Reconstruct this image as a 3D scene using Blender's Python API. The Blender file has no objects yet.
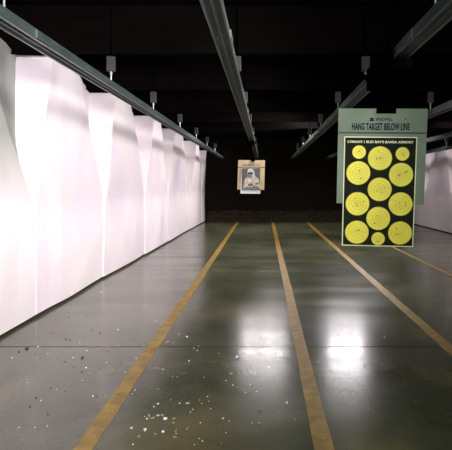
import bpy, bmesh, math, random
from mathutils import Vector, Matrix, noise
R = math.radians
S = bpy.context.scene
C = S.collection
H0 = 1.4            # lens height above the floor

# ---------------------------------------------------------------- materials
def mat(name, col, rough=.6, metal=0., spec=.5, var=0., vscale=6., bump=0., bscale=30., col2=None, stretch=(1, 1, 1)):
    m = bpy.data.materials.new(name); m.use_nodes = True
    n = m.node_tree; b = n.nodes['Principled BSDF']
    b.inputs['Roughness'].default_value = rough
    b.inputs['Metallic'].default_value = metal
    b.inputs['Specular IOR Level'].default_value = spec
    tc = n.nodes.new('ShaderNodeTexCoord'); mp = n.nodes.new('ShaderNodeMapping')
    mp.inputs['Scale'].default_value = stretch
    n.links.new(tc.outputs['Object'], mp.inputs['Vector'])
    nz = n.nodes.new('ShaderNodeTexNoise'); nz.inputs['Scale'].default_value = vscale; nz.inputs['Detail'].default_value = 6
    n.links.new(mp.outputs[0], nz.inputs['Vector'])
    cr = n.nodes.new('ShaderNodeValToRGB')
    c2 = col2 or tuple(c * (1 - var) for c in col)
    cr.color_ramp.elements[0].position = .35; cr.color_ramp.elements[1].position = .68
    cr.color_ramp.elements[0].color = (*c2, 1); cr.color_ramp.elements[1].color = (*col, 1)
    n.links.new(nz.outputs['Fac'], cr.inputs[0]); n.links.new(cr.outputs[0], b.inputs['Base Color'])
    if bump:
        nb = n.nodes.new('ShaderNodeTexNoise'); nb.inputs['Scale'].default_value = bscale; nb.inputs['Detail'].default_value = 5
        n.links.new(mp.outputs[0], nb.inputs['Vector'])
        bp = n.nodes.new('ShaderNodeBump'); bp.inputs['Strength'].default_value = bump; bp.inputs['Distance'].default_value = .02
        n.links.new(nb.outputs['Fac'], bp.inputs['Height']); n.links.new(bp.outputs[0], b.inputs['Normal'])
    return m

def floor_material():
    m = bpy.data.materials.new('polished_concrete'); m.use_nodes = True
    n = m.node_tree; L = n.links.new; b = n.nodes['Principled BSDF']
    tc = n.nodes.new('ShaderNodeTexCoord')
    def noise_(scale, det=6, st=(1, 1, 1), loc=(0, 0, 0)):
        mp = n.nodes.new('ShaderNodeMapping'); mp.inputs['Scale'].default_value = st; mp.inputs['Location'].default_value = loc
        L(tc.outputs['Object'], mp.inputs['Vector'])
        z = n.nodes.new('ShaderNodeTexNoise'); z.inputs['Scale'].default_value = scale; z.inputs['Detail'].default_value = det
        L(mp.outputs[0], z.inputs['Vector']); return z.outputs['Fac']
    def ramp(f, a, b_, c0, c1):
        r = n.nodes.new('ShaderNodeValToRGB'); e = r.color_ramp.elements
        e[0].position = a; e[1].position = b_; e[0].color = (*c0, 1); e[1].color = (*c1, 1); L(f, r.inputs[0]); return r.outputs[0]
    def mix(t, f, a, c):
        x = n.nodes.new('ShaderNodeMix'); x.data_type = 'RGBA'; x.blend_type = t
        if isinstance(f, float): x.inputs[0].default_value = f
        else: L(f, x.inputs[0])
        L(a, x.inputs[6]); L(c, x.inputs[7]); return x.outputs[2]
    base = ramp(noise_(.8, 7, (1, .55, 1)), .3, .72, (.060, .068, .036), (.150, .162, .105))
    mott = ramp(noise_(5, 8), .3, .7, (.62, .62, .6), (1, 1, 1))
    c = mix('MULTIPLY', .8, base, mott)
    grain = ramp(noise_(60, 3), .35, .7, (.7, .7, .68), (1, 1, 1))
    c = mix('MULTIPLY', .5, c, grain)
    warm = ramp(noise_(1.1, 4, (1, 1, 1), (7, 3, 0)), .52, .7, (0, 0, 0), (.5, .5, .5))
    wc = n.nodes.new('ShaderNodeRGB'); wc.outputs[0].default_value = (.20, .16, .075, 1)
    c = mix('MIX', warm, c, wc.outputs[0])
    speck = ramp(noise_(85, 2, (1, .7, 1), (3, 1, 0)), .70, .74, (0, 0, 0), (.7, .7, .7))
    sc = n.nodes.new('ShaderNodeRGB'); sc.outputs[0].default_value = (.42, .42, .36, 1)
    c = mix('MIX', speck, c, sc.outputs[0])
    dirt = ramp(noise_(70, 2, (1, .7, 1), (13, 5, 0)), .69, .73, (0, 0, 0), (.8, .8, .8))
    dc = n.nodes.new('ShaderNodeRGB'); dc.outputs[0].default_value = (.03, .028, .02, 1)
    c = mix('MIX', dirt, c, dc.outputs[0])
    L(c, b.inputs['Base Color'])
    rr = ramp(noise_(1.6, 5, (.35, 1.2, 1), (2, 9, 0)), .3, .7, (.17,) * 3, (.26,) * 3)
    L(rr, b.inputs['Roughness'])
    b.inputs['Specular IOR Level'].default_value = .62
    bp = n.nodes.new('ShaderNodeBump'); bp.inputs['Strength'].default_value = .06; bp.inputs['Distance'].default_value = .01
    L(noise_(9, 4), bp.inputs['Height']); L(bp.outputs[0], b.inputs['Normal'])
    return m

M = dict(
    floor=floor_material(),
    line=mat('worn_yellow_paint', (.40, .25, .032), .42, var=0, vscale=9, col2=(.20, .125, .025), bump=.1),
    foam=mat('white_sprayed_foam', (.76, .71, .69), .85, spec=.1, vscale=.9, col2=(.70, .62, .68), bump=.35, bscale=7),
    foam_shade=mat('foam_painted_shade', (.76, .70, .70), .85, spec=.2, vscale=2, var=.05),
    dark=mat('dark_gap', (.012, .011, .009), .9, spec=.1, var=.5, vscale=9),
    ceil=mat('black_ceiling_deck', (.003, .002, .0018), .9, spec=.05, var=.5, vscale=3, bump=.2),
    baffle=mat('black_baffle_steel', (.0028, .0018, .0016), .9, spec=.03, var=.4, vscale=5, stretch=(.3, 1, 3)),
    back=mat('dark_brown_rubber', (.012, .008, .006), .9, spec=.1, var=.6, vscale=7, stretch=(3, 1, .6), bump=.4),
    berm=mat('shredded_rubber', (.032, .024, .017), .95, spec=.05, col2=(.014, .010, .008), vscale=6, bump=1, bscale=14),
    steel=mat('galvanised_steel', (.068, .098, .090), .5, .4, col2=(.035, .052, .050), vscale=9, stretch=(6, .5, 6)),
    steel_lip=mat('bright_steel_edge', (.22, .25, .24), .35, .6, var=.3, vscale=7),
    steel_dark=mat('grey_steel_channel', (.07, .08, .08), .6, .3, var=.4, vscale=7),  # neutral grey steel for the rail web and casing ribs
    box=mat('grey_hanger_casing', (.025, .025, .022), .7, .0, var=.4, vscale=40),
    rod=mat('bright_rod', (.40, .43, .41), .35, .6, var=.2),
    black=mat('black_plastic', (.0008, .0006, .0006), .95, spec=.0, var=.3),
    red=mat('dull_red_plastic', (.10, .03, .025), .5, var=.2),
    board=mat('grey_green_cardboard', (.150, .195, .145), .8, spec=.2, col2=(.12, .155, .11), vscale=3, bump=.15, bscale=60),
    ink=mat('navy_ink', (.004, .012, .024), .9, spec=.1, var=.2, vscale=50),
    ink_dk=mat('dark_green_ink', (.006, .02, .014), .6, var=.3, vscale=30),
    sheet=mat('black_printed_paper', (.007, .011, .004), .8, spec=.15, var=.4, vscale=12),
    border=mat('pale_paper', (.62, .64, .42), .7, var=.1),
    yellow=mat('yellow_bullseye_print', (.68, .63, .05), .6, col2=(.60, .55, .035), vscale=9),
    ring=mat('olive_ring_print', (.36, .32, .02), .6, var=.2),
    hole=mat('bullet_hole_black', (.02, .02, .01), .9, var=.2),
    tan=mat('tan_cardboard', (.42, .34, .20), .8, var=.2, vscale=7),
    tan_dk=mat('brown_print', (.10, .06, .03), .8, var=.2, vscale=60),
    photo_bg=mat('grey_photo_background', (.11, .10, .09), .7, var=.5, vscale=9),
    cloth=mat('cream_cloth_print', (.58, .52, .40), .7, col2=(.30, .27, .22), vscale=14),
    hood=mat('pale_hood_print', (.50, .49, .46), .7, col2=(.28, .30, .32), vscale=16),
    mask=mat('black_mask_print', (.02, .02, .025), .7, var=.3),
    bluegrey=mat('blue_grey_print', (.13, .16, .20), .7, var=.3, vscale=20),
    gun=mat('brown_gun_print', (.16, .10, .04), .7, var=.4, vscale=20),
    white=mat('white_paper', (.62, .61, .58), .7, var=.08),
    chip=mat('white_chip', (.80, .80, .72), .7, var=.2),
    chip_dk=mat('dark_chip', (.02, .018, .014), .8, var=.3),
    brass=mat('spent_brass', (.40, .36, .18), .45, .5, var=.3),
)

def shade_by_height(m, lo, hi, col):                        # paints shade into the base colour, stronger with height on this panel
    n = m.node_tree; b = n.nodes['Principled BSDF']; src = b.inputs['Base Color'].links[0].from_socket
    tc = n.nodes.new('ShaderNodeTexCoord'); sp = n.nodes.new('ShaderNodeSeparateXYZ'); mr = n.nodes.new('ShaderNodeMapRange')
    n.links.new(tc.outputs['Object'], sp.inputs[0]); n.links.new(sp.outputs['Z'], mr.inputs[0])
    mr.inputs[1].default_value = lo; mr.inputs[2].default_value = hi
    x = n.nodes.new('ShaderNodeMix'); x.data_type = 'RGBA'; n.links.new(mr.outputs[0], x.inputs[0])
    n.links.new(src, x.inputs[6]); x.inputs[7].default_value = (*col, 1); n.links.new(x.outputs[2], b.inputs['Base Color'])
shade_by_height(M['foam_shade'], 1.2, 1.9, (.30, .31, .28))
# ---------------------------------------------------------------- helpers
def tag(o, label=None, cat=None, group=None, kind=None):
    if label: o['label'] = label
    if cat: o['category'] = cat
    if group: o['group'] = group
    if kind: o['kind'] = kind
    return o
def link(name, bm, m, parent=None, smooth=False):
    me = bpy.data.meshes.new(name); bm.to_mesh(me); bm.free()
    if smooth:
        for p in me.polygons: p.use_smooth = True
    me.materials.append(m)
    o = bpy.data.objects.new(name, me); C.objects.link(o)
    if parent: o.parent = parent
    return o
def empty(name, loc, rot=(0, 0, 0)):
    o = bpy.data.objects.new(name, None); C.objects.link(o); o.location = loc; o.rotation_euler = rot
    o.empty_display_size = .1
    return o
def box(bm, c, s, rot=None, bevel=0):
    r = bmesh.ops.create_cube(bm, size=1); vs = r['verts']
    bmesh.ops.scale(bm, vec=s, verts=vs)
    if bevel:
        es = list({e for v in vs for e in v.link_edges})
        rb = bmesh.ops.bevel(bm, geom=es, offset=bevel, segments=2, affect='EDGES', profile=.5)
        vs = list({v for f in rb['faces'] for v in f.verts} | {v for v in vs if v.is_valid})
    if rot: bmesh.ops.rotate(bm, cent=(0, 0, 0), matrix=rot, verts=vs)
    bmesh.ops.translate(bm, vec=c, verts=vs)
    return bm
def B(c, s, rot=None, bevel=0): return box(bmesh.new(), c, s, rot, bevel)
def cyl(bm, c, r, h, seg=16, axis='Z', r2=None):
    q = bmesh.ops.create_cone(bm, cap_ends=True, segments=seg, radius1=r, radius2=r if r2 is None else r2, depth=h); vs = q['verts']
    if axis == 'X': bmesh.ops.rotate(bm, cent=(0, 0, 0), matrix=Matrix.Rotation(R(90), 3, 'Y'), verts=vs)
    if axis == 'Y': bmesh.ops.rotate(bm, cent=(0, 0, 0), matrix=Matrix.Rotation(R(90), 3, 'X'), verts=vs)
    bmesh.ops.translate(bm, vec=c, verts=vs); return bm
def extrude_y(bm, poly, y0, y1):                 # poly of (x, z)
    a = [bm.verts.new((x, y0, z)) for x, z in poly]; b = [bm.verts.new((x, y1, z)) for x, z in poly]
    k = len(poly)
    for i in range(k): bm.faces.new((a[i], a[(i + 1) % k], b[(i + 1) % k], b[i]))
    bm.faces.new(a[::-1]); bm.faces.new(b); bmesh.ops.recalc_face_normals(bm, faces=bm.faces[:]); return bm
def slab(bm, poly, y, t):                         # flat printed shape facing -Y: poly of (x, z), front at y, thickness t
    return extrude_y(bm, poly, y, y + t)
def circle(cx, cz, r, n=40, rz=None): return [(cx + r * math.cos(2 * math.pi * i / n), cz + (rz or r) * math.sin(2 * math.pi * i / n)) for i in range(n)]
def ringm(bm, cx, cz, r, w, y, n=40):
    for i in range(n):
        a, b = 2 * math.pi * i / n, 2 * math.pi * (i + 1) / n
        bm.faces.new([bm.verts.new((cx + q * math.cos(t), y, cz + q * math.sin(t))) for q, t in ((r, a), (r, b), (r - w, b), (r - w, a))])
def text(name, s, w, h, x, z, y, m, parent, bold=0., t=.0008):     # centred in a box w by h on a sheet facing -Y
    cu = bpy.data.curves.new(name, 'FONT'); cu.body = s; cu.align_x = 'LEFT'; cu.offset = bold; cu.extrude = .001
    tmp = bpy.data.objects.new(name, cu); C.objects.link(tmp)
    dg = bpy.context.evaluated_depsgraph_get(); dg.update()
    me = bpy.data.meshes.new_from_object(tmp.evaluated_get(dg)); bpy.data.objects.remove(tmp)
    xs = [v.co.x for v in me.vertices]; ys = [v.co.y for v in me.vertices]
    x0, x1, y0, y1 = min(xs), max(xs), min(ys), max(ys)
    for v in me.vertices:
        v.co = ((v.co.x - x0) / (x1 - x0) * w - w / 2 + x, y - (.5 if v.co.z > 0 else -.5) * t, (v.co.y - y0) / (y1 - y0) * h - h / 2 + z)
    me.materials.clear(); me.materials.append(m)
    o = bpy.data.objects.new(name, me); C.objects.link(o); o.parent = parent
    return o
def struct(name, bm, m, smooth=False): return tag(link(name, bm, m, smooth=smooth), kind='structure')

# ---------------------------------------------------------------- the room
Y0, Y1 = -3.0, 20.0
XR = 5.3; CZ = 3.2
bm = bmesh.new(); box(bm, ((XR - 3) / 2 + .15, (Y0 + Y1) / 2, -.1), (XR + 3 + .5, Y1 - Y0 + .4, .2))
struct('floor', bm, M['floor'])
bm = bmesh.new(); poly = []                       # ribbed steel deck
x = -3.0
y = Y0; prof = []
while y < Y1:
    prof += [(y, CZ), (y + .12, CZ), (y + .16, CZ + .05), (y + .28, CZ + .05)]; y += .32
prof.append((Y1, CZ))
lo = [[bm.verts.new((xx, a, b)) for a, b in prof] for xx in (-3.05, XR + .5)]
for i in range(len(prof) - 1): bm.faces.new((lo[0][i], lo[0][i + 1], lo[1][i + 1], lo[1][i]))
box(bm, ((XR - 2.55) / 2, (Y0 + Y1) / 2, CZ + .13), (XR + 3.55, Y1 - Y0, .1))
struct('ceiling', bm, M['ceil'])
struct('wall_back', B(((XR - 3) / 2 + .15, Y1 + .05, CZ / 2), (XR + 3.6, .1, CZ)), M['back'])
struct('wall_front', B(((XR - 3) / 2 + .15, Y0 - .05, CZ / 2), (XR + 3.6, .1, CZ)), M['ceil'])
struct('trim_1', B((-2.90, (Y0 + Y1) / 2, CZ / 2), (.1, Y1 - Y0, CZ)), M['ceil'])
struct('trim_2', B((XR + .48, (Y0 + Y1) / 2, CZ / 2), (.1, Y1 - Y0, CZ)), M['ceil'])

# white sprayed side walls: saw-tooth reliefs at the top that die out towards the floor
def side_wall(name, Zs, tops, base, outd, ind, side, zend, m):
    bm = bmesh.new(); NT = 26
    def pt(xx, yy, t, H):
        n1 = noise.noise(Vector((yy * .7, t * 2.2, side * 5))) * .045 * (1 - abs(t - .5) * .8)
        n2 = noise.noise(Vector((yy * 3, t * 6, 4 + side))) * .010
        z = .035 + t * (H - .035)
        if t == 0: z += .012 * noise.noise(Vector((yy * 6, 0, 1)))
        if t == 1: z += .020 * noise.noise(Vector((yy * 7, 3, 1)))
        return bm.verts.new(((xx + n1 * (1 if t < 1 else 0) + n2) * side, yy, z))
    cols = []
    for i, z0 in enumerate(Zs):
        z1 = Zs[i + 1] if i + 1 < len(Zs) else zend
        d = z1 - z0; H = tops[i]
        def ss(t): return max(0, (t - .42) / .58) ** 1.0
        def so(t):
            if i not in (3, 4): return ss(t)
            q = max(0, min(1, (t - .25) / .45)); return q * q * (3 - 2 * q)
        for k in range(4):                        # face that looks at the shooter
            f = k / 3
            cols.append([pt(base(z0) + (1 - f) * outd * so(t) + f * ind * ss(t), z0 + .02 * f, t, H) for t in [j / NT for j in range(NT + 1)]])
        for k in range(1, 8):                     # long face parallel to the lane
            f = k / 7; col = []
            for j in range(NT + 1):
                t = j / NT; ze = z0 + d * (.97 - .60 * max(0, (t - .42) / .58) ** 1.1)
                col.append(pt(base(z0) + ss(t) * ind + (outd * so(t) - ind * ss(t)) * .10 * f, z0 + .02 + (ze - z0 - .02) * f, t, H))
            cols.append(col)
        for k in range(1, 8):                     # wedge falling back to the next one
            f = k / 7; col = []
            for j in range(NT + 1):
                t = j / NT; ze = z0 + d * (.97 - .60 * max(0, (t - .42) / .58) ** 1.1)
                col.append(pt(base(z0) + ss(t) * ind + (outd * so(t) - ind * ss(t)) * (.10 + .90 * f), ze + (z1 - .002 - ze) * f, t, H))
            cols.append(col)
    for a, b in zip(cols, cols[1:]):
        for j in range(NT):
            f = bm.faces.new((a[j], b[j], b[j + 1], a[j + 1]))
            if side > 0 and 3.4 < f.calc_center_median().y < 5.478: f.material_index = 1  # this panel takes the foam with painted shade
    back = [[bm.verts.new(((base(z) + outd - .2) * side, c[j].co.y, c[j].co.z)) for j in (0, NT)] for c, z in ((c, 0) for c in cols)]
    for (a, b), (p, q) in zip(zip(cols, cols[1:]), zip(back, back[1:])):
        bm.faces.new((a[NT], b[NT], q[1], p[1])); bm.faces.new((b[0], a[0], p[0], q[0]))
    for c, p in ((cols[0], back[0]), (cols[-1], back[-1])): bm.faces.new(c + [p[1], p[0]])
    bmesh.ops.recalc_face_normals(bm, faces=bm.faces[:])
    return struct(name, bm, m)
T = H0 + 1.37
baseL = lambda z: -2.41 + .13 * max(0, min(1, (z - 5) / 15))
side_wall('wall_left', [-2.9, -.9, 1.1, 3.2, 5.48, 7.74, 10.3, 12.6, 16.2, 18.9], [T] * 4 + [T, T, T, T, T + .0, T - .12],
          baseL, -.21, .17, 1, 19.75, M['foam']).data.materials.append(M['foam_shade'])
side_wall('wall_right', [-2.9, 1.1, 5.6, 7.9, 10.3, 12.6, 14.8, 17.2], [H0 + 1.1] * 8, lambda z: -XR, -.21, .15, -1, 19.95, M['foam'])
struct('gap_shadow_left', B((-2.56, (Y0 + Y1) / 2, .02), (.2, Y1 - Y0 - .1, .04)), M['dark'])  # dark strip painting the shadow line in the gap under the foam
struct('gap_shadow_right', B((XR + .12, (Y0 + Y1) / 2, .02), (.2, Y1 - Y0 - .1, .04)), M['dark'])  # same painted shadow line under the right wall

# joints sawn in the slab
for i, y in enumerate((4.5, 10.1, 15.7)):
    struct('trim_%d' % (3 + i), B(((XR - 2.4) / 2, y, .0008), (XR + 2.3, .007, .0016)), M['dark'])

# rubber granulate heaped at the foot of the back wall
bm = bmesh.new(); N = 150; rows = []
for i in range(N + 1):
    xx = -2.2 + (XR + 2.1) * i / N; row = []
    for j in range(9):
        f = j / 8
        zz = .42 * f ** 1.2 * (1 + .15 * noise.noise(Vector((xx * 1.3, f * 3, 0)))) + .035 * noise.noise(Vector((xx * 9, f * 9, 2))) * (f > 0)
        row.append(bm.verts.new((xx, 19.45 + .5 * f + .03 * noise.noise(Vector((xx * 4, f, 7))), max(zz, .001))))
    rows.append(row)
for a, b in zip(rows, rows[1:]):
    for j in range(8): bm.faces.new((a[j], b[j], b[j + 1], a[j + 1]))
tag(link('rubber_berm', bm, M['berm']), 'dark heap of shredded rubber along the foot of the black back wall', 'rubber heap', kind='stuff')

# ---------------------------------------------------------------- yellow lane lines
lines = [(-.955, -1.03, 'worn yellow lane line nearest the white left wall'),
         (.315, .292, 'worn yellow lane line running between the two bright floor reflections'),
         (1.575, 1.58, 'thin yellow lane line passing under the black and yellow bullseye sheet'),
         (2.88, 2.88, 'faint yellow lane line nearest the white right wall')]
for xa, xb, lab in lines:
    bm = bmesh.new(); prev = None
    w0 = .052 if xa < 2 else .04
    for k in range(90):
        y = .3 + (19.4 - .3) * k / 89
        c = xa + (xb - xa) * k / 89 + .006 * noise.noise(Vector((y * .8, xa, 0)))
        w = w0 * (1 + .10 * noise.noise(Vector((y * 3, xa, 2))))
        cur = [bm.verts.new((c - w, y, .0022)), bm.verts.new((c + w, y, .0022))]
        if prev: bm.faces.new((prev[0], prev[1], cur[1], cur[0]))
        prev = cur
    tag(link('lane_line', bm, M['line']), lab, 'floor line', 'painted lane lines')

# ---------------------------------------------------------------- overhead target rails
RH = H0 + .95
HY = [3.08, 5.22, 7.2, 9.45, 11.7, 13.9, 16.1]
def rail(x, label, y0=.6, y1=18.9):
    root = empty('target_rail', (x, y0, RH)); L = y1 - y0
    tag(root, label, 'rail', 'overhead target rails')
    w, h = .048, .074
    bm = bmesh.new(); extrude_y(bm, [(-w, 0), (-w + .005, 0), (-w + .005, h - .005), (w - .005, h - .005), (w - .005, 0), (w, 0), (w, h), (-w, h)], 0, L)
    link('channel', bm, M['steel'], root)
    bm = bmesh.new(); extrude_y(bm, [(-w + .004, .012), (w - .004, .012), (w - .004, .018), (-w + .004, .018)], .001, L - .001)
    link('web', bm, M['steel_dark'], root)
    for s in (-1, 1):
        bm = bmesh.new(); extrude_y(bm, [(s * w + (-.002 if s > 0 else -.008), -.004), (s * w + (.008 if s > 0 else .002), -.004), (s * w + (.008 if s > 0 else .002), .003), (s * w + (-.002 if s > 0 else -.008), .003)], 0, L)
        link('edge_lip', bm, M['steel_lip'], root)
    bm = bmesh.new(); extrude_y(bm, [(-.008, .002), (.008, .002), (.008, .012), (-.008, .012)], .001, L - .001)
    link('track_strip', bm, M['steel'], root)
    for yy in (2.9, 6.4, 9.5, 12.5, 15.5):
        if yy < L:
            b2 = B((0, yy - y0 + .6, h / 2 + .002), (2 * w + .022, .22, h * .8), bevel=.004)
            link('splice_plate', b2, M['steel'], root)
    return root
RX = [-1.545, -.280, 1.01, 2.29, 3.6, 4.85]
order = ['leftmost overhead steel rail, running above the white left wall',
         'overhead steel rail second from the left, above the far paper target',
         'overhead steel rail third from the left, broken by the black carrier of the near target',
         'overhead steel rail fourth from the left, just right of the cardboard backer',
         'overhead steel rail second from the right wall, dim and partly hidden',
         'rightmost overhead steel rail, along the top of the white right wall']
for i, (x, l) in enumerate(zip(RX, order)):
    rail(x, l)

# hangers: a box, a rod and a foot
rn = ['leftmost rail', 'second rail from the left', 'third rail from the left', 'fourth rail from the left', 'fifth rail from the left', 'rightmost rail']
dn = ['nearest', 'second nearest', 'third nearest', 'fourth nearest', 'fifth nearest', 'sixth nearest', 'farthest grey']
proto = None
def hanger(x, y, label):
    global proto
    if proto is None:
        root = empty('rail_hanger', (x, y, RH + .074))
        top = CZ - RH - .074
        link('casing', B((0, 0, .19), (.078, .06, .15), bevel=.006), M['box'], root)
        cb = bmesh.new()
        for k in range(5): box(cb, (-.03 + .015 * k, -.0315, .19), (.004, .003, .13))
        link('casing_rib', cb, M['steel_dark'], root)
        link('rod', cyl(bmesh.new(), (0, 0, .06), .007, .115, 10), M['rod'], root)
        link('upper_rod', cyl(bmesh.new(), (0, 0, (.265 + top) / 2), .006, top - .265, 8), M['black'], root)
        link('nut', cyl(bmesh.new(), (0, 0, .100), .014, .02, 6), M['rod'], root)
        link('foot', B((0, 0, .006), (.05, .06, .012), bevel=.003), M['rod'], root)
        proto = root
    else:
        root = proto.copy(); C.objects.link(root); root.location = (x, y, RH + .074)
        for ch in list(proto.children):
            c = ch.copy(); C.objects.link(c); c.parent = root
    tag(root, label, 'hanger', 'rail hangers')
for i, x in enumerate(RX):
    for k, y in enumerate(HY):
        px = 265 + 520 * x / y
        if not (-10 < px < 462): continue
        if i == 2 and k == 0 and False: continue
        hanger(x, y, '%s boxed hanger above the %s' % (dn[k].replace('nearest', 'nearest grey'), rn[i]))

# ceiling baffles: black steel plates hung across the lanes
bl = ['nearest', 'second', 'third', 'fourth', 'fifth']
for k, y in enumerate((5.22, 7.2, 9.45, 10.9, 12.14)):
    y += .06
    root = empty('ceiling_baffle', (1.2, y, 2.73))
    tag(root, 'black steel baffle plate hanging across the ceiling, %s one from the camera' % bl[k], 'baffle', 'ceiling baffles')
    link('plate', B((.2, 0, .235), (8.0, .02, .47)), M['baffle'], root)
    link('lower_flange', B((.2, .0, .004), (8.0, .035, .008)), M['baffle'], root)

# ---------------------------------------------------------------- carriers
def carrier(x, y, drop, label, ln, low=False):
    root = empty('target_carrier', (x, y, RH)); tag(root, label, 'target carrier')
    bm = bmesh.new(); extrude_y(bm, [(-.08, -.09), (.08, -.09), (.08, .10), (.066, .10), (.066, -.022), (-.066, -.022), (-.066, .10), (-.08, .10)], -ln / 2 - .13, ln / 2 - .13) if not low else box(bm, (0, 0, -.065), (.12, ln, .09))
    link('housing', bm, M['black'], root)
    link('end_cap', B((0, -ln / 2 - .006 - (0 if low else .13), -.055), (.15, .012, .07), bevel=.004), M['black'], root)
    if not low: link('indicator', B((.073, -.2, .115), (.016, .06, .03), bevel=.002), M['red'], root)
    for s_ in (-1, 1):
        for yy in (-ln * .35, ln * .35): link('wheel', cyl(bmesh.new(), (s_ * .088, yy, -.05 if low else .03), .028, .014, 16, 'X'), M['black'], root)
    link('drop_arm', B((0, 0, -drop / 2 - .05), (.035, .02, drop - .08), bevel=.003), M['black'], root)
    return root
NY = 4.43
carrier(1.01, NY, .31, 'black target carrier on the rail above the near cardboard backer', .90)

# ---------------------------------------------------------------- near target
rot = (R(6.5), R(.8), R(-4))
TB = empty('cardboard_backer', (.992, NY, 1.641), rot)
tag(TB, 'large grey-green cardboard backer reading HANG TARGET BELOW LINE', 'cardboard backer')
W, Hh = .742, .812
nx0, nx1 = -W / 2 + W * (376 - 338) / 89, -W / 2 + W * (396 - 338) / 89
bm = bmesh.new(); slab(bm, [(-W / 2, -Hh / 2), (W / 2, -Hh / 2), (W / 2, Hh / 2), (nx1, Hh / 2), (nx1, Hh / 2 - .042), (nx0, Hh / 2 - .042), (nx0, Hh / 2), (-W / 2, Hh / 2)], 0, .005)
link('board', bm, M['board'], TB)
def cx(px): return -W / 2 + W * (px - 338.7) / 88.2
def cz(py): return Hh / 2 - Hh * (py - 109) / 95.5
link('dark_stripe', slab(bmesh.new(), [(-W / 2 + .002, cz(133.9)), (W / 2 - .002, cz(133.9)), (W / 2 - .002, cz(132.1)), (-W / 2 + .002, cz(132.1))], -.0012, .0012), M['ink_dk'], TB)
text('lettering', 'HANG TARGET BELOW LINE', cx(409.8) - cx(352.5), cz(123.2) - cz(130.4), (cx(409.8) + cx(352.5)) / 2, (cz(123.2) + cz(130.4)) / 2, -.0022, M['ink'], TB, bold=.028)
text('maker_lettering', 'SPEEDWELL', cx(393) - cx(376), cz(118) - cz(121), cx(384.5), cz(119.6), -.001, M['ink'], TB, bold=.02)
lg = bmesh.new()
def st(a, b, c, d): slab(lg, [(cx(a), cz(d)), (cx(b), cz(d)), (cx(b), cz(c)), (cx(a), cz(c))], -.0012, .0012)
st(369.8, 374.4, 118.3, 119.2); st(370.6, 373.6, 119.2, 120.3); st(369.8, 374.4, 120.3, 121.4)
link('maker_emblem', lg, M['ink'], TB)
link('small_mark', slab(bmesh.new(), circle(cx(405.5), cz(119.2), .006, 12), -.0012, .0012), M['ink'], TB)

CL = empty('target_clamp', (1.0, NY, 1.641 + Hh / 2), rot)
CL.location = TB.location + (TB.rotation_euler.to_matrix() @ Vector(((nx0 + nx1) / 2, 0, Hh / 2)))
tag(CL, 'black clamp biting the top notch of the large cardboard backer', 'clamp')
link('jaw', B((0, 0, .005), (nx1 - nx0 - .012, .045, .085), bevel=.006), M['black'], CL)
link('hinge_pin', cyl(bmesh.new(), (0, -.012, .052), .012, nx1 - nx0 - .03, 12, 'X'), M['black'], CL)

SH = empty('bullseye_target', (.9675, NY - .012, 1.3345), (R(7.5), R(.8), R(-4)))
SH.rotation_euler = rot; SH.location = TB.location + TB.rotation_euler.to_matrix() @ Vector((-.012, -.0012, -.3045))
tag(SH, 'black paper target sheet with twelve yellow bullseyes, hung on the cardboard backer', 'paper target')
w, h = .612, .948
link('sheet', slab(bmesh.new(), [(-w / 2, -h / 2), (w / 2, -h / 2), (w / 2, h / 2), (-w / 2, h / 2)], 0, .001), M['border'], SH)
e = .0085
link('printed_field', slab(bmesh.new(), [(-w / 2 + e, -h / 2 + e), (w / 2 - e, -h / 2 + e), (w / 2 - e, h / 2 - e), (-w / 2 + e, h / 2 - e)], -.0018, .0015), M['sheet'], SH)
TLc, TRc, BRc, BLc = (345, 138), (420, 135), (411, 247), (341, 245)
def uv(px, py):                                   # sheet coordinates of a mark, 0..1 across and down
    u, v = .5, .5
    for _ in range(25):
        x0 = TLc[0] + (BLc[0] - TLc[0]) * v; x1 = TRc[0] + (BRc[0] - TRc[0]) * v
        u = (px - x0) / (x1 - x0)
        y0 = TLc[1] + (TRc[1] - TLc[1]) * u; y1 = BLc[1] + (BRc[1] - BLc[1]) * u
        v = (py - y0) / (y1 - y0)
    return u, v
rnd = random.Random(4)
bulls = [(360, 152.4, 0), (381.2, 157.6, 1), (404.2, 152.4, 0), (358.8, 172.8, 1), (402, 173.2, 1), (380, 188.4, 1), (357.4, 203.2, 1),
         (400.4, 202.8, 1), (377.8, 217.6, 1), (356.2, 231.6, 1), (398.8, 232.4, 1), (377, 238.2, 0)]
for px, py, big in bulls:
    u, v = uv(px, py); X = (u - .5) * w; Z = (.5 - v) * h; r = .1015 if big else .0575
    o = link('bullseye', slab(bmesh.new(), circle(X, Z, r, 48), -.0034, .0015), M['yellow'], SH)
    bm = bmesh.new()
    for f, ww in (((.97, .0025), (.74, .0022), (.50, .003), (.30, .0035), (.13, .004)) if big else ((.96, .0022), (.55, .0028), (.25, .003))):
        ringm(bm, X, Z, r * f, ww, -.0048)
    link('scoring_ring', bm, M['ring'], o)
    for k in range(rnd.randint(2, 5) if big else 1):
        bm = bmesh.new()
        a = rnd.uniform(0, 6.28); d = r * rnd.uniform(.05, .6)
        q = rnd.uniform(.0035, .006)
        slab(bm, circle(X + d * math.cos(a), Z + d * math.sin(a), q, 8), -.0062, .001)
        link('bullet_hole', bm, M['hole'], o)
ua, va = uv(348.5, 142.3); ub, vb = uv(416, 140.8)
text('heading', "LYMAN'S 1 BUD BAY'S BAMBA ARMORY", (ub - ua) * w, .022, ((ua + ub) / 2 - .5) * w, (.5 - (va + vb) / 2) * h, -.0032, M['border'], SH, bold=.03)

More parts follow.
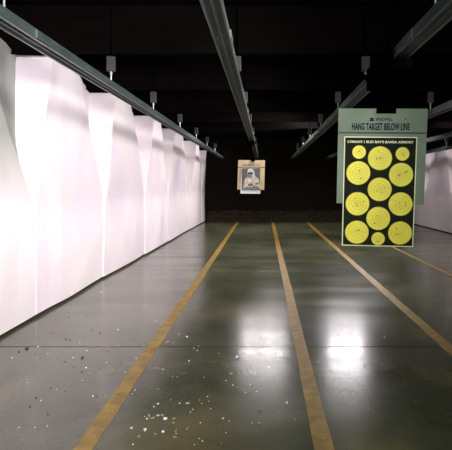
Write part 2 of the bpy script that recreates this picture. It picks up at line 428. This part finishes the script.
# ---------------------------------------------------------------- far target
FY = 11.0
def fx(p): return (p - 251.2) / 520 * FY
def fz(p): return -(p - 175) / 520 * FY
carrier(-.296, FY + .06, .42, 'black target carrier on the rail above the far picture target', .3, True)
fl = (fx(0) * 0 + (251.2 - 265) / 520 * FY, FY, H0 + (185 - 175) / 520 * FY)
FB = empty('far_backer', fl, (R(1), 0, R(-2))); FB.name = 'cardboard_backer'
tag(FB, 'small tan cardboard backer holding the far target of a figure with a gun', 'cardboard backer')
link('board', slab(bmesh.new(), [(fx(237.2), fz(189.6)), (fx(264.2), fz(189.9)), (fx(265), fz(160.2)), (fx(255.2), fz(160.3)), (fx(254.6), fz(161.4)), (fx(251.2), fz(161.4)), (fx(250.6), fz(160.2)), (fx(238.3), fz(160))], 0, .006), M['tan'], FB)
link('dark_stripe', slab(bmesh.new(), [(fx(238), fz(167.7)), (fx(264.5), fz(167.7)), (fx(264.5), fz(166.9)), (fx(238), fz(166.9))], -.002, .002), M['tan_dk'], FB)
text('lettering', 'HANG TARGET BELOW LINE', fx(259.5) - fx(242.5), fz(164.2) - fz(165.9), fx(251), fz(165.1), -.002, M['tan_dk'], FB, bold=.02, t=.002)
text('maker_lettering', 'SPEEDWELL', fx(255) - fx(249), fz(162.4) - fz(163.3), fx(252), fz(162.9), -.002, M['tan_dk'], FB, bold=.02, t=.002)
FC = empty('target_clamp', (fl[0] + fx(253), FY, fl[2] + fz(159.5)))
tag(FC, 'black clamp holding the small tan cardboard backer', 'clamp')
link('jaw', B((0, 0, 0), (.075, .04, .085), bevel=.006), M['black'], FC)
link('hinge_pin', cyl(bmesh.new(), (0, -.01, .045), .01, .07, 10, 'X'), M['black'], FC)
FS = empty('picture_target', (fl[0], FY - .016, fl[2]), (R(1), 0, R(-2)))
tag(FS, 'far paper target picturing a hooded figure in pale clothes aiming a gun', 'paper target')
def P(name, pts, m, y, t=.002): return link(name, slab(bmesh.new(), [(fx(225 + a / 9), fz(150 + b / 9)) for a, b in pts][::-1], y, t), m, FS)
P('sheet', [(150, 160), (322, 160), (318, 394), (138, 392)], M['white'], 0)
P('photo_background', [(152, 162), (320, 162), (317, 362), (150, 362)], M['photo_bg'], -.003)
P('torso_print', [(205, 240), (275, 240), (305, 262), (312, 300), (318, 345), (290, 352), (215, 350), (160, 358), (172, 300), (182, 258)], M['cloth'], -.006)
P('hood_print', [(225, 166), (248, 170), (262, 190), (268, 225), (280, 255), (250, 262), (212, 250), (200, 225), (203, 190), (212, 172)], M['hood'], -.009)
P('mask_print', [(206, 200), (252, 200), (252, 217), (206, 216)], M['mask'], -.012)
P('beard_print', [(205, 217), (246, 217), (243, 246), (215, 250), (200, 238)], M['bluegrey'], -.012)  # dark beard region of the printed face
P('trouser_print', [(165, 350), (205, 318), (235, 335), (300, 325), (312, 358), (168, 360)], M['bluegrey'], -.0125)
P('arm_print', [(190, 285), (215, 305), (262, 300), (300, 278), (310, 300), (268, 330), (215, 335), (185, 322)], M['cloth'], -.015)
P('gun_print', [(205, 312), (222, 300), (262, 304), (300, 288), (306, 298), (272, 318), (262, 336), (250, 322), (215, 326)], M['gun'], -.018)
P('hand_print', [(252, 302), (272, 302), (276, 316), (260, 322), (250, 314)], M['cloth'], -.021)

# ---------------------------------------------------------------- litter on the floor
rnd = random.Random(11)
def flake(name, m, n, seed):
    r = random.Random(seed); k = r.randint(5, 7); bm = bmesh.new()
    a = [(math.cos(6.283 * i / k) * r.uniform(.6, 1.1), math.sin(6.283 * i / k) * r.uniform(.4, 1)) for i in range(k)]
    lo = [bm.verts.new((x, y, 0)) for x, y in a]; hi = [bm.verts.new((x * .9, y * .9, .35 + r.uniform(0, .3))) for x, y in a]
    for i in range(k): bm.faces.new((lo[i], lo[(i + 1) % k], hi[(i + 1) % k], hi[i]))
    bm.faces.new(hi); bm.faces.new(lo[::-1])
    me = bpy.data.meshes.new(name); bm.to_mesh(me); bm.free(); me.materials.append(m); return me
wm = [flake('foam_chip', M['chip'], 0, s) for s in range(6)]
dm = [flake('rubber_chip', M['chip_dk'], 0, s + 20) for s in range(6)]
bm = bmesh.new(); cyl(bm, (0, 0, .0048), .0048, .019, 10, 'X'); cyl(bm, (.0095, 0, .0048), .0052, .0015, 10, 'X')
cm = bpy.data.meshes.new('spent_casing'); bm.to_mesh(cm); bm.free(); cm.materials.append(M['brass'])
def ground(px, py): d = 520 * H0 / (py - 185); return ((px - 265) / 520 * d, d)
def litter(name, me, px, py, s, label, cat, group):
    x, y = ground(px, py)
    if x < baseL(y) + .08: return
    o = bpy.data.objects.new(name, me); C.objects.link(o); o.location = (x, y, .0005)
    o.rotation_euler = (0, 0, rnd.uniform(0, 6.28)); o.scale = (s, s, s)
    tag(o, label, cat, group)
WL = ('white foam chip lying on the grey concrete floor', 'chip', 'white chips scattered on the floor')
DL = ('small dark rubber crumb lying on the grey concrete floor', 'crumb', 'dark crumbs scattered on the floor')
CLb = ('spent brass casing lying on the grey concrete floor', 'casing', 'spent casings scattered on the floor')
for px, py, s in ((101, 292.5, 13), (87, 351, 9), (86, 368, 10), (145, 430, 13), (132, 428, 8), (187, 337, 12), (189, 361, 8), (165, 419, 14), (163, 432, 11),
                  (154, 407, 8), (147, 419, 8), (145, 431, 7), (237, 357, 9), (287, 403, 10), (158, 404, 8), (73, 358, 8), (12, 358, 8), (38, 347, 8), (118, 330, 9)):
    litter('foam_chip', rnd.choice(wm), px, py, s / 1000, *WL)
for px, py, s in ((27, 349, 16), (19, 352, 9), (66, 339, 10), (70, 340, 9), (82, 358, 16), (92, 330, 9), (100, 333, 9), (30, 407, 8), (69, 317, 8), (56, 320, 7)):
    litter('rubber_chip', rnd.choice(dm), px, py, s / 1000, *DL)
for k in range(110):
    t = rnd.random()
    if t < .45: px, py = rnd.gauss(120, 60), rnd.uniform(270, 445)
    elif t < .8: px, py = rnd.gauss(210, 40), rnd.uniform(330, 445)
    else: px, py = rnd.uniform(10, 440), rnd.uniform(260, 445)
    litter('foam_chip', rnd.choice(wm), px, py, rnd.uniform(.003, .0065), *WL)
for k in range(80):
    px, py = rnd.gauss(90, 55), rnd.uniform(265, 430)
    litter('rubber_chip', rnd.choice(dm), px, py, rnd.uniform(.003, .007), *DL)
for k in range(16):
    px, py = rnd.gauss(162, 14), rnd.gauss(412, 18)
    if py < 447: litter('spent_casing', cm, px, py, rnd.uniform(.8, 1.1), *CLb)
for k in range(9):
    px, py = rnd.uniform(120, 330), rnd.uniform(300, 440)
    litter('spent_casing', cm, px, py, 1, *CLb)

# ---------------------------------------------------------------- light
def area(name, loc, target, sx, sy, power, col, spread=180):
    l = bpy.data.lights.new(name, 'AREA'); l.shape = 'RECTANGLE'; l.size = sx; l.size_y = sy; l.energy = power; l.color = col; l.spread = R(spread)
    o = bpy.data.objects.new(name, l); C.objects.link(o); o.location = loc
    o.rotation_euler = (Vector(target) - Vector(loc)).to_track_quat('-Z', 'Y').to_euler(); return o
PINK = (1, .93, .96); WARM = (1, .95, .86); TEAL = (.70, 1, .92)
# unseen fill lamps added under the ceiling to brighten the white walls
for k, y in enumerate((3.45, 5.62, 7.62, 9.87, 11.6, 13.8, 16.2)):
    area('wall_fill', (1.2, y + .35, 2.90), (-2.4, y + 1.0, 1.3), .45, 1.0, (34, 38, 42, 46, 50, 56, 60)[k], PINK, 100)
    area('wall_fill', (4.2, y, 2.93), (5.3, y + 2.0, 1.1), .3, .25, 9, PINK, 130)
# two banks of tubes near 15 m whose mirror images show in the floor
for cxx, cyy, pw in ((-.03, 13.8, 6.5), (2.19, 13.2, 12)):
    for k in range(4):
        area('tube_bank', (cxx + (k - 1.5) * .29, cyy, 3.0), (cxx + (k - 1.5) * .29, cyy - 2.2, 0), .12, .26, pw * (1, .8, 1.15, .9)[k], PINK, 110)
# unseen down lights added to brighten the floor along the lanes
for y, p in ((6.2, 18), (8.2, 20), (10.4, 26), (14.9, 45), (17.2, 34)):
    area('lane_fill', (.9, y, 3.12), (.9, y + .8, 0), 2.8, .4, p, WARM, 110)
# unseen fill lamps added behind the camera for wall, target and rails
area('front_fill', (1.0, -2.0, 1.75), (-2.4, 5.9, 1.6), 1.2, .8, 98, (1, .93, .96), 50)
area('front_fill', (.9, -1.8, 2.5), (.9, 4.5, 1.3), 1.6, .5, 27, WARM, 70)
area('front_fill', (1.2, -.6, 2.6), (1.1, 5, 2.0), 1.2, .4, 9, TEAL, 110)
area('front_fill', (.2, -.5, .6), (.2, 4.5, 2.6), 1.2, .4, 6, TEAL, 100)

w = bpy.data.worlds.new('world'); S.world = w; w.use_nodes = True
w.node_tree.nodes['Background'].inputs[0].default_value = (.5, .45, .4, 1)
w.node_tree.nodes['Background'].inputs[1].default_value = .004

# ---------------------------------------------------------------- camera
cd = bpy.data.cameras.new('camera'); co = bpy.data.objects.new('camera', cd); C.objects.link(co)
co.location = (0, 0, H0); co.rotation_euler = (R(90), 0, 0)
cd.sensor_width = 36; cd.sensor_fit = 'HORIZONTAL'; cd.lens = 520 / 452 * 36
cd.shift_x = -39 / 452; cd.shift_y = -40 / 452; cd.clip_start = .05
S.camera = co
S.view_settings.view_transform = 'Standard'; S.view_settings.look = 'None'; S.view_settings.exposure = 0
